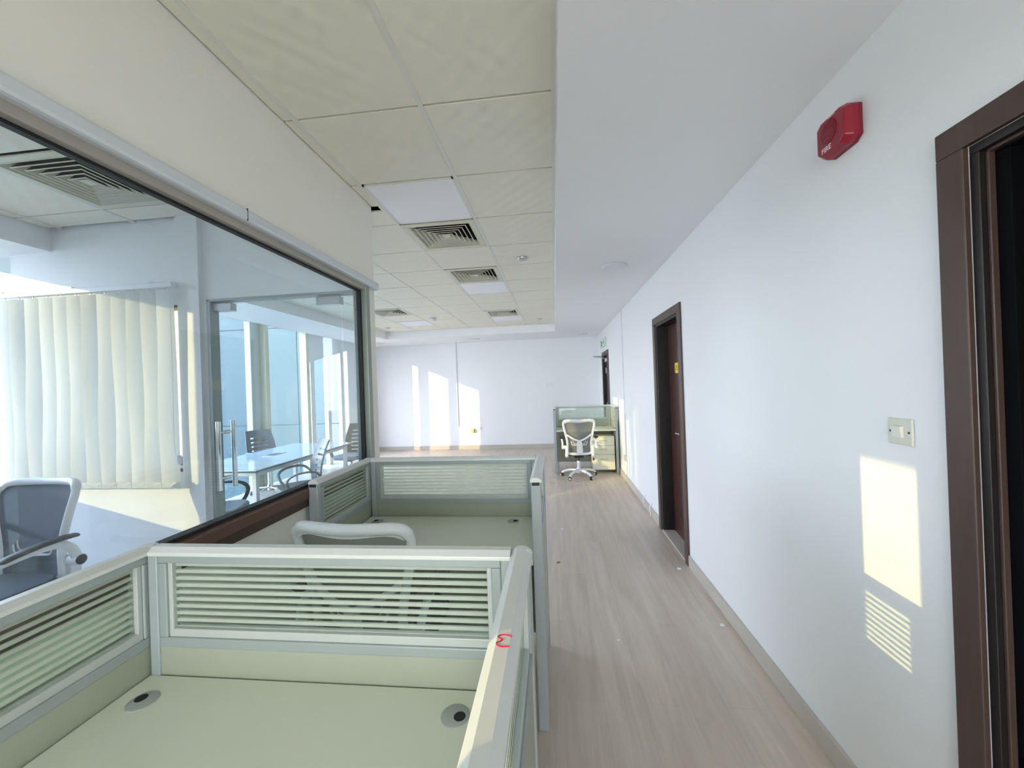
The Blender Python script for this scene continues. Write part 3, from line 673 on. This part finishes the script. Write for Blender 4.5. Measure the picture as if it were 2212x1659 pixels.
# ------------------------------------------------------------------ white mesh task chair (faces +Y, origin on the floor)
def task_chair(loc, rz, label, lift=0.0, seat_mat='fabric_black', mesh_mat='mesh_grey'):
    e = empty('task_chair', loc, rz); T(e, label, 'chair', 'white mesh task chairs')
    L = lift
    hub = MB().lathe([(0.045, 0.075), (0.045, 0.12), (0.033, 0.15)], n=18).build('hub', 'plastic_white', e, smooth=True)
    for k in range(5):
        a = -PI / 2 + 2 * PI * k / 5 + PI / 5
        c, s_ = math.cos(a), math.sin(a)
        pts = spline([(0.03 * c, 0.03 * s_, 0.115), (0.15 * c, 0.15 * s_, 0.112), (0.25 * c, 0.25 * s_, 0.088), (0.29 * c, 0.29 * s_, 0.062)], 4)
        MB().tube(pts, [0.024 - 0.006 * i / (len(pts) - 1) for i in range(len(pts))], 10).build('base_leg', 'plastic_white', e, smooth=True)
        cs = empty('caster', (0.29 * c, 0.29 * s_, 0), a + 0.5, e)
        for q in (-1, 1):
            MB().lathe([(0.020, -0.008), (0.027, -0.006), (0.027, 0.006), (0.020, 0.008)], (q * 0.013, 0, 0.0275), 'x', 16).build('wheel', 'plastic_black', cs, smooth=True)
            MB().lathe([(0.017, 0), (0.015, 0.002 * q)], (q * 0.022, 0, 0.0275), 'x', 14).build('wheel_ring', 'plastic_white', cs, smooth=True)
        MB().lathe([(0.012, 0.03), (0.012, 0.062)], n=10).build('caster_stem', 'plastic_black', cs, smooth=True)
    MB().lathe([(0.027, 0.14), (0.027, 0.27 + L)], n=16).build('gas_column', 'plastic_white', e, smooth=True)
    MB().lathe([(0.018, 0.27 + L), (0.018, 0.34 + L)], n=16).build('gas_piston', 'plastic_black', e, smooth=True)
    box('tilt_mechanism', 'plastic_black', (-0.075, 0.075, -0.11, 0.10, 0.335 + L, 0.385 + L), e, 0.01)
    MB().tube([(0.07, 0.0, 0.36 + L), (0.235, 0.0, 0.35 + L), (0.245, 0.0, 0.30 + L)], 0.006, 8).build('lift_lever', 'plastic_black', e, smooth=True)
    MB().lathe([(0.010, 0.27), (0.016, 0.285), (0.010, 0.31)], (0.245, 0, L), n=10).build('lever_knob', 'plastic_black', e, smooth=True)
    # seat cushion
    st = MB(); ol = []
    for k in range(28):
        a = 2 * PI * k / 28; cx_, sy_ = math.cos(a), math.sin(a)
        ol.append((0.245 * math.copysign(abs(cx_) ** 0.45, cx_), 0.02 + 0.235 * math.copysign(abs(sy_) ** 0.45, sy_)))
    rings = [(0.90, 0.385), (1.0, 0.405), (1.0, 0.445), (0.95, 0.468), (0.7, 0.476), (0.3, 0.474)]
    vs = [(x * k, 0.02 + (y - 0.02) * k, z + L - (0.02 if y > 0.2 else 0) * k) for k, z in rings for x, y in ol]
    n = 28; fs = [(r * n + i, r * n + (i + 1) % n, (r + 1) * n + (i + 1) % n, (r + 1) * n + i) for r in range(5) for i in range(n)] + [tuple(range(n))[::-1], tuple(range(5 * n, 6 * n))]
    st.add(vs, fs); st.build('seat', seat_mat, e, smooth=True)
    # backrest: closed frame loop; surface y as a function of height and width
    def by(x, z):
        t = (z - 0.42) / 0.56
        return -0.245 - 0.075 * t - 0.035 * math.sin(PI * min(max(t, 0), 1)) * 0 + 0.05 * (x / 0.26) ** 2 - 0.03 * math.sin(PI * t * 0.9) * -1
    half = [(0.0, 0.425), (0.10, 0.425), (0.170, 0.435), (0.190, 0.47), (0.185, 0.58), (0.198, 0.68), (0.226, 0.80), (0.243, 0.885), (0.238, 0.935), (0.205, 0.962), (0.12, 0.966), (0.0, 0.964)]
    loop = half + [(-x, z) for x, z in half[1:-1]][::-1]
    pts = spline([(x, by(x, z), z + L) for x, z in loop], 4, True)
    rad = [0.019 + (0.004 if p.z - L > 0.93 or p.z - L < 0.45 else 0) for p in pts]
    MB().tube(pts, rad, 10, closed=True, flat=(1.0, 1.0)).build('back_frame', 'plastic_white', e, smooth=True)
    # top headband with the curved lower edge
    hb = MB(); N = 14
    for i in range(N + 1):
        u = -1 + 2 * i / N; x = 0.225 * u; zt = 0.965; zb = 0.946 - 0.016 * math.cos(u * PI / 2) ** 2 - 0.03 * abs(u) ** 6
        hb.v += [(x, by(x, zt) - 0.012, zt + L - 0.02 * abs(u) ** 6), (x, by(x, zb) - 0.010, zb + L), (x, by(x, zb) + 0.010, zb + L), (x, by(x, zt) + 0.012, zt + L - 0.02 * abs(u) ** 6)]
    for i in range(N):
        for q in range(4): hb.f.append((i * 4 + q, i * 4 + (q + 1) % 4, i * 4 + 4 + (q + 1) % 4, i * 4 + 4 + q))
    hb.f += [(0, 1, 2, 3), (N * 4 + 3, N * 4 + 2, N * 4 + 1, N * 4)]
    hb.build('headband', 'plastic_white', e, smooth=True)
    # mesh
    def wid(z):
        for (x0, z0), (x1, z1) in zip(half[2:10], half[3:11]):
            if min(z0, z1) <= z <= max(z0, z1) and z1 > z0: return x0 + (x1 - x0) * (z - z0) / (z1 - z0)
        return 0.2
    ms = MB(); R_, C_ = 14, 12
    for r in range(R_ + 1):
        z = 0.435 + 0.515 * r / R_; w = wid(z)
        for c in range(C_ + 1):
            x = w * (-1 + 2 * c / C_); ms.v.append((x, by(x, z) + 0.015, z + L))
    ms.f = [(r * 13 + c, r * 13 + c + 1, (r + 1) * 13 + c + 1, (r + 1) * 13 + c) for r in range(R_) for c in range(C_)]
    ms.build('back_mesh', mesh_mat, e, smooth=True)
    # V brace, spine and lumbar pad behind the mesh
    for s_ in (-1, 1):
        MB().tube(spline([(s_ * 0.195, by(0.195, 0.72) - 0.004, 0.735 + L), (s_ * 0.10, by(0.1, 0.67) - 0.022, 0.675 + L), (0.0, by(0, 0.64) - 0.03, 0.635 + L)], 5), [0.015] * 10 + [0.019], 10).build('v_brace', 'plastic_white', e, smooth=True)
    MB().prism([(-0.034, 0.44 + L), (0.034, 0.44 + L), (0.050, 0.46 + L), (0.040, 0.60 + L), (0.022, 0.645 + L), (-0.022, 0.645 + L), (-0.040, 0.60 + L), (-0.050, 0.46 + L)], 'y', -0.29, -0.265).build('spine', 'plastic_white', e, 0.006)
    lb = [(-0.125, 0.625), (-0.118, 0.585), (-0.085, 0.565), (0.085, 0.565), (0.118, 0.585), (0.125, 0.625)]
    MB().tube(spline([(x, by(x, z) + 0.012, z + L) for x, z in lb], 4), 0.007, 8).build('lumbar_loop', 'plastic_white', e, smooth=True)
    MB().tube(spline([(x * 0.8, by(x, z) + 0.012, z + L + 0.022) for x, z in lb], 4), 0.004, 8).build('lumbar_loop', 'plastic_white', e, smooth=True)
    for s_ in (-1, 1):
        # side bracket from seat to back
        br = [(-0.10, 0.375), (-0.255, 0.372), (-0.285, 0.40), (-0.282, 0.52), (-0.265, 0.565), (-0.235, 0.565), (-0.228, 0.46), (-0.20, 0.43), (-0.10, 0.42)]
        x0 = s_ * 0.205; MB().prism([(p[0], p[1] + L) for p in br], 'x', x0 - 0.022, x0 + 0.022).build('side_bracket', 'plastic_white', e, 0.008)
        # flip-up arm
        arm = empty('armrest', (s_ * 0.255, -0.235, 0.535 + L), 0, e)
        MB().tube([(-s_ * 0.03, 0, 0), (s_ * 0.030, 0, 0)], 0.031, 18).build('pivot', 'plastic_white', arm, smooth=True)
        MB().tube([(s_ * 0.030, 0, 0), (s_ * 0.0325, 0, 0)], 0.027, 18).build('pivot_cap', 'pad_black', arm, smooth=True)
        pts = spline([(s_ * 0.005, 0.0, 0.01), (s_ * 0.012, 0.03, 0.075), (s_ * 0.018, 0.10, 0.122), (s_ * 0.015, 0.22, 0.122), (0, 0.31, 0.105)], 5)
        MB().tube(pts, [0.020 - 0.005 * i / (len(pts) - 1) for i in range(len(pts))], 10, flat=(0.8, 1.25)).build('arm_beam', 'plastic_white', arm, smooth=True)
        pts = spline([(s_ * 0.016, 0.015, 0.145), (s_ * 0.02, 0.08, 0.150), (s_ * 0.02, 0.18, 0.146), (s_ * 0.008, 0.27, 0.130), (0.0, 0.315, 0.115)], 5)
        MB().tube(pts, [0.026, ] * 3 + [0.029] * (len(pts) - 6) + [0.026, 0.02, 0.012], 12, flat=(0.45, 1.2)).build('arm_pad', 'pad_black', arm, smooth=True)
    return e
task_chair((0.357, 6.58, 0), 0.03, 'white mesh task chair standing at the far desk')
task_chair((-0.80, 1.72, 0), -0.06, 'white mesh task chair between the two nearest cubicles', 0.07)
task_chair((-2.98, 1.70, 0), PI + 0.02, 'white task chair with dark seat inside the glazed office', 0.13, 'fabric_slate', 'mesh_slate')

# ------------------------------------------------------------------ meeting table and chairs beyond the glass door
mt_ = empty('meeting_table', (-3.71, 4.88, 0)); T(mt_, 'long white glass-topped meeting table beyond the glass door', 'table')
box('tabletop', 'table_glass', (-0.51, 0.51, -1.02, 1.02, 0.738, 0.75), mt_, 0.003)
box('tabletop_edge', 'table_edge', (-0.506, 0.506, -1.016, 1.016, 0.728, 0.738), mt_)
ap = MB().box(-0.44, 0.44, -0.94, -0.90, 0.67, 0.728).box(-0.44, 0.44, 0.90, 0.94, 0.67, 0.728).box(-0.44, -0.40, -0.9, 0.9, 0.67, 0.728).box(0.40, 0.44, -0.9, 0.9, 0.67, 0.728)
ap.build('apron', 'plastic_white', mt_, 0.003)
for sx_ in (-1, 1):
    for sy_ in (-1, 1):
        box('leg', 'plastic_white', (sx_ * 0.42 - 0.025, sx_ * 0.42 + 0.025, sy_ * 0.92 - 0.025, sy_ * 0.92 + 0.025, 0, 0.70), mt_, 0.004)
cbx = box('cable_box', 'steel', (-0.11, 0.03, -0.16, 0.12, 0.7502, 0.7535), mt_, 0.001)
box('cable_flap', 'table_edge', (-0.09, 0.01, -0.10, 0.06, 0.7535, 0.7545), cbx)

def meeting_chair(loc, rz, label, back_mat='chair_grey', arm_mat='chair_grey'):
    e = empty('meeting_chair', loc, rz); T(e, label, 'chair', 'slotted grey meeting chairs')
    MB().lathe([(0.035, 0.07), (0.035, 0.13), (0.025, 0.15)], n=16).build('hub', 'chrome', e, smooth=True)
    for k in range(5):
        a = 2 * PI * k / 5 + 0.3; c, s_ = math.cos(a), math.sin(a)
        MB().tube(spline([(0.02 * c, 0.02 * s_, 0.11), (0.17 * c, 0.17 * s_, 0.10), (0.27 * c, 0.27 * s_, 0.062)], 4), 0.013, 8).build('base_leg', 'chrome', e, smooth=True)
        MB().lathe([(0.018, -0.02), (0.026, -0.016), (0.026, 0.016), (0.018, 0.02)], (0.275 * c, 0.275 * s_, 0.026), 'x', 12).build('caster', 'chair_grey', e, smooth=True)
    MB().lathe([(0.024, 0.14), (0.024, 0.40)], n=14).build('gas_column', 'chrome', e, smooth=True)
    box('tilt_mechanism', 'plastic_black', (-0.07, 0.07, -0.1, 0.1, 0.39, 0.43), e, 0.008)
    st = MB(); ol = []
    for k in range(24):
        a = 2 * PI * k / 24; cx_, sy_ = math.cos(a), math.sin(a)
        ol.append((0.235 * math.copysign(abs(cx_) ** 0.5, cx_), 0.23 * math.copysign(abs(sy_) ** 0.5, sy_)))
    rings = [(0.92, 0.43), (1.0, 0.445), (1.0, 0.475), (0.94, 0.492), (0.5, 0.496)]; n = 24
    vs = [(x * k, y * k, z) for k, z in rings for x, y in ol]
    st.add(vs, [(r * n + i, r * n + (i + 1) % n, (r + 1) * n + (i + 1) % n, (r + 1) * n + i) for r in range(4) for i in range(n)] + [tuple(range(n))[::-1], tuple(range(4 * n, 5 * n))])
    st.build('seat', 'seat_grey', e, smooth=True)
    # slotted one-piece back
    bm = bmesh.new(); R_, C_ = 24, 10; g = []
    for r in range(R_ + 1):
        t = r / R_; z = 0.47 + 0.52 * t; w = 0.20 + 0.025 * math.sin(PI * min(1, t * 1.05)) - 0.01 * t; row = []
        for c in range(C_ + 1):
            u = -1 + 2 * c / C_
            y = -0.225 - 0.10 * t ** 1.4 + 0.05 * u * u + 0.03 * math.sin(PI * t)
            row.append(bm.verts.new((w * u, y, z)))
        g.append(row)
    for r in range(R_):
        for c in range(C_):
            if 2 <= c < C_ - 2 and 2 <= r <= 19 and (r - 2) % 3 == 1: continue
            bm.faces.new((g[r][c], g[r][c + 1], g[r + 1][c + 1], g[r + 1][c]))
    bmesh.ops.recalc_face_normals(bm, faces=bm.faces); bmesh.ops.solidify(bm, geom=bm.faces[:], thickness=0.012)
    me = bpy.data.meshes.new('backrest'); bm.to_mesh(me); bm.free(); me.materials.append(MATS[back_mat])
    o = bpy.data.objects.new('backrest', me); COL.objects.link(o); o.parent = e
    MB().tube([(0, -0.05, 0.41), (0, -0.22, 0.42), (0, -0.25, 0.55)], 0.02, 8).build('back_stem', 'plastic_black', e, smooth=True)
    for s_ in (-1, 1):
        pts = spline([(s_ * 0.20, -0.20, 0.56), (s_ * 0.262, -0.10, 0.665), (s_ * 0.268, 0.08, 0.665), (s_ * 0.262, 0.17, 0.60), (s_ * 0.25, 0.13, 0.48), (s_ * 0.21, 0.05, 0.435)], 6)
        MB().tube(pts, 0.019, 10, flat=(0.6, 1.25)).build('armrest', arm_mat, e, smooth=True)
    return e
meeting_chair((-4.47, 5.66, 0), -PI / 2 - 0.38, 'grey slotted meeting chair between the table and the windows')
meeting_chair((-2.98, 4.25, 0), PI / 2 + 0.80, 'grey slotted meeting chair on the aisle side, middle of the table', 'chair_grey')
meeting_chair((-3.45, 6.26, 0), PI - 0.1, 'dark slotted meeting chair at the far end of the table', 'plastic_black')
meeting_chair((-3.27, 3.44, 0), -PI / 2 + 0.35, 'grey-seated meeting chair nearest the glass door, behind its handle', 'chair_grey', 'plastic_black')

# ------------------------------------------------------------------ things on the right wall
fa = empty('fire_alarm', (XR, 1.523, 2.43)); T(fa, 'red wall-mounted fire alarm sounder lettered FIRE', 'fire alarm')
oct_ = [(-0.078, -0.052), (-0.052, -0.070), (0.052, -0.070), (0.078, -0.052), (0.078, 0.052), (0.052, 0.070), (-0.052, 0.070), (-0.078, 0.052)]
MB().prism(oct_, 'x', -0.012, 0).build('back_plate', 'alarm_dark', fa, 0.002)
mb = MB(); k = len(oct_); sc_ = [1.0, 1.0, 0.86]; dp = [-0.010, -0.030, -0.055]
vs = [(d, p[0] * s_, p[1] * s_) for s_, d in zip(sc_, dp) for p in oct_]
mb.add(vs, [(r * k + i, r * k + (i + 1) % k, (r + 1) * k + (i + 1) % k, (r + 1) * k + i) for r in range(2) for i in range(k)] + [tuple(range(k)), tuple(range(2 * k, 3 * k))])
mb.build('body', 'alarm_red', fa, 0.004)
gr = MB().lathe([(0.040, 0), (0.040, -0.003), (0.036, -0.005)], (-0.055, 0.004, 0.010), 'x', 28).build('sounder_grille', 'alarm_dark', fa, smooth=True)
for q in range(-3, 4):
    hw = math.sqrt(max(0.0, 0.034 ** 2 - (q * 0.01) ** 2))
    box('grille_bar', 'alarm_red', (-0.0615, -0.0595, 0.004 - hw, 0.004 + hw, 0.010 + q * 0.01 - 0.0022, 0.010 + q * 0.01 + 0.0022), gr)
# letters face -X and read from left (far, +Y) to right (near, -Y)
FACE_LEFT = Matrix(((0, 0, -1, 0), (-1, 0, 0, 0), (0, 1, 0, 0), (0, 0, 0, 1)))
text_part('lettering', 'FIRE', 0.027, 'letter_white', fa, Matrix.Translation((-0.0555, 0.018, -0.047)) @ FACE_LEFT, 0.0008)
box('maker_line', 'letter_white', (-0.0562, -0.0552, -0.030, 0.004, 0.0535, 0.0555), fa)

sw = empty('light_switch', (XR, 1.34, 1.378)); T(sw, 'beige single rocker light switch on the right wall', 'light switch')
box('plate', 'switch_beige', (-0.008, 0, -0.043, 0.043, -0.041, 0.041), sw, 0.003)
MB().prism([(0, 0.019), (-0.012, 0.016), (-0.007, -0.019), (0, -0.019)], 'y', -0.017, 0.017).build('rocker_mid', 'switch_rocker', sw, 0.001).location = (-0.008, 0.002, 0.001)
for s_ in (-1, 1):
    MB().lathe([(0.0035, 0), (0.0035, -0.001)], (-0.008, s_ * 0.033, 0.0), 'x', 10).build('screw', 'plastic_black', sw)

tg = empty('door_tag', (XR + 0.112, 3.915, 1.675)); T(tg, 'yellow paper tag stuck on the brown door', 'tag')
MB().prism([(-0.075, -0.05), (0.055, -0.05), (0.075, -0.03), (0.075, 0.04), (0.055, 0.05), (-0.075, 0.05)], 'x', -0.002, 0).build('paper', 'tag_yellow', tg)
for pts in ([(0.05, 0.02), (0.02, 0.024), (0.035, 0.0), (0.05, -0.022), (0.02, -0.02)], [(0.0, 0.02), (-0.006, -0.02)], [(-0.03, 0.018), (-0.055, 0.02), (-0.05, 0.0), (-0.03, -0.015), (-0.055, -0.02)]):
    MB().tube(spline([(-0.0025, p[0], p[1]) for p in pts], 4), 0.002, 5).build('ink_stroke', 'ink_black', tg)

ex = empty('exit_sign', (XR, 8.42, 2.385)); T(ex, 'pale green exit sign above the far brown door', 'sign')
box('case', 'sign_white', (-0.03, 0, -0.36, 0.36, -0.085, 0.085), ex, 0.006)
box('panel', 'sign_white', (-0.032, -0.03, -0.34, 0.34, -0.07, 0.07), ex)
# running figure and arrow pictogram
fig = [[(0.20, 0.035), (0.15, 0.01), (0.16, -0.03), (0.22, -0.05)], [(0.15, 0.01), (0.10, -0.02), (0.09, -0.055)], [(0.20, 0.03), (0.13, 0.035), (0.09, 0.01)]]
for pts in fig: MB().tube([(-0.033, p[0], p[1]) for p in pts], 0.013, 6).build('figure_stroke', 'sign_green', ex)
MB().lathe([(0.016, 0), (0.016, -0.003)], (-0.032, 0.215, 0.055), 'x', 14).build('figure_head', 'sign_green', ex)
MB().prism([(-0.02, 0.012), (-0.16, 0.012), (-0.16, 0.045), (-0.27, 0.0), (-0.16, -0.045), (-0.16, -0.012), (-0.02, -0.012)], 'x', -0.034, -0.032).build('arrow', 'sign_green', ex)

cd = empty('cable_trunking', (XR, 6.2, 0)); T(cd, 'thin white vertical trunking with socket on the right wall', 'trunking')
box('trunk', 'trunking', (-0.014, 0, -0.014, 0.014, 0.42, ZS), cd, 0.002)
box('socket', 'switch_beige', (-0.03, 0, -0.06, 0.06, 0.33, 0.42), cd, 0.004)

# ------------------------------------------------------------------ things on the far wall
tr = empty('cable_trunking', (-2.425, YF - 0.002, 0)); T(tr, 'thin trunking running down the far wall and turning right', 'trunking')
box('trunk', 'trunking', (-0.012, 0.012, -0.016, 0, 0.57, ZS), tr, 0.002)
box('trunk', 'trunking', (0.012, 0.47, -0.012, 0, 0.573, 0.592), tr, 0.002)
def plate(name, x, z, w, h, label, cat, n=1):
    e = empty(name, (x, YF, z)); T(e, label, cat)
    for i in range(n):
        x0 = -w / 2 + w * i / n + 0.003; x1 = -w / 2 + w * (i + 1) / n - 0.003
        q = box('plate', 'plastic_white', (x0, x1, -0.012, 0, -h / 2, h / 2), e, 0.003)
        box('rocker', 'switch_rocker', ((x0 + x1) / 2 - 0.018, (x0 + x1) / 2 + 0.018, -0.016, -0.012, -h / 4, h / 4), q, 0.001)
plate('switch_plate', -0.113, 1.541, 0.21, 0.095, 'white double switch plate high on the far wall', 'switch', 2)
plate('wall_socket', -1.885, 0.518, 0.10, 0.09, 'small white socket low on the far wall', 'socket')
yb = empty('junction_box', (-2.055, YF, 0.462)); T(yb, 'small yellow box at the end of the far wall trunking', 'junction box')
box('body', 'box_yellow', (-0.033, 0.033, -0.055, 0, -0.045, 0.045), yb, 0.006)
MB().tube([(0.02, -0.02, 0.045), (0.02, -0.015, 0.118)], 0.004, 6).build('cable', 'trunking', yb)

# ------------------------------------------------------------------ scraps on the floor
def scrap(x, y, s, mt_n, label):
    mb = MB(); n = 7; ph = random.uniform(0, 6)
    top = [(s * random.uniform(0.6, 1.1) * math.cos(2 * PI * k / n + ph), s * random.uniform(0.5, 0.9) * math.sin(2 * PI * k / n + ph)) for k in range(n)]
    hs = [random.uniform(0.004, 0.5 * s) for _ in range(n)]
    mb.add([(p[0], p[1], 0) for p in top] + [(p[0] * 0.85, p[1] * 0.85, h) for p, h in zip(top, hs)] + [(0, 0, 0.35 * s)],
           [tuple(range(n))[::-1]] + [(i, (i + 1) % n, n + (i + 1) % n, n + i) for i in range(n)] + [(n + i, n + (i + 1) % n, 2 * n) for i in range(n)])
    o = mb.build('paper_scrap', mt_n); o.location = (x, y, 0); T(o, label, 'scrap', 'litter on the aisle floor')
scrap(0.03, 4.23, 0.022, 'scrap_white', 'white paper scrap in the middle of the aisle left of the brown door')
scrap(-0.02, 3.44, 0.020, 'scrap_brown', 'brown scrap on the floor beside the second cubicle')
scrap(0.97, 3.36, 0.020, 'scrap_white', 'white crumpled scrap on the floor at the brown door threshold')
scrap(1.0, 2.60, 0.018, 'scrap_white', 'pale scrap against the right skirting, nearest the camera')
scrap(0.30, 6.15, 0.014, 'scrap_white', 'tiny white crumb on the floor in front of the far chair')
scrap(-0.02, 6.05, 0.012, 'scrap_white', 'tiny white crumb on the floor left of the far desk')
scrap(0.33, 2.42, 0.009, 'scrap_white', 'tiny white speck in the middle of the near aisle floor')

def cable_stub(y, label):
    e = empty('cable_stub', (XR - 0.014, y, 0)); T(e, label, 'cable', 'white cable stubs on the skirting')
    MB().tube(spline([(0.004, 0.012, 0.135), (-0.012, 0.010, 0.115), (-0.016, 0.0, 0.07), (-0.010, -0.012, 0.006)], 6), 0.005, 8).build('cable', 'plastic_white', e, smooth=True)
    MB().lathe([(0.011, 0), (0.011, -0.008)], (0.014, 0.012, 0.138), 'x', 12).build('wall_grommet', 'plastic_white', e, smooth=True)
cable_stub(4.98, 'white cable stub looping over the right skirting, farther from the brown door')
cable_stub(4.64, 'white cable stub looping over the right skirting, closest to the brown door')
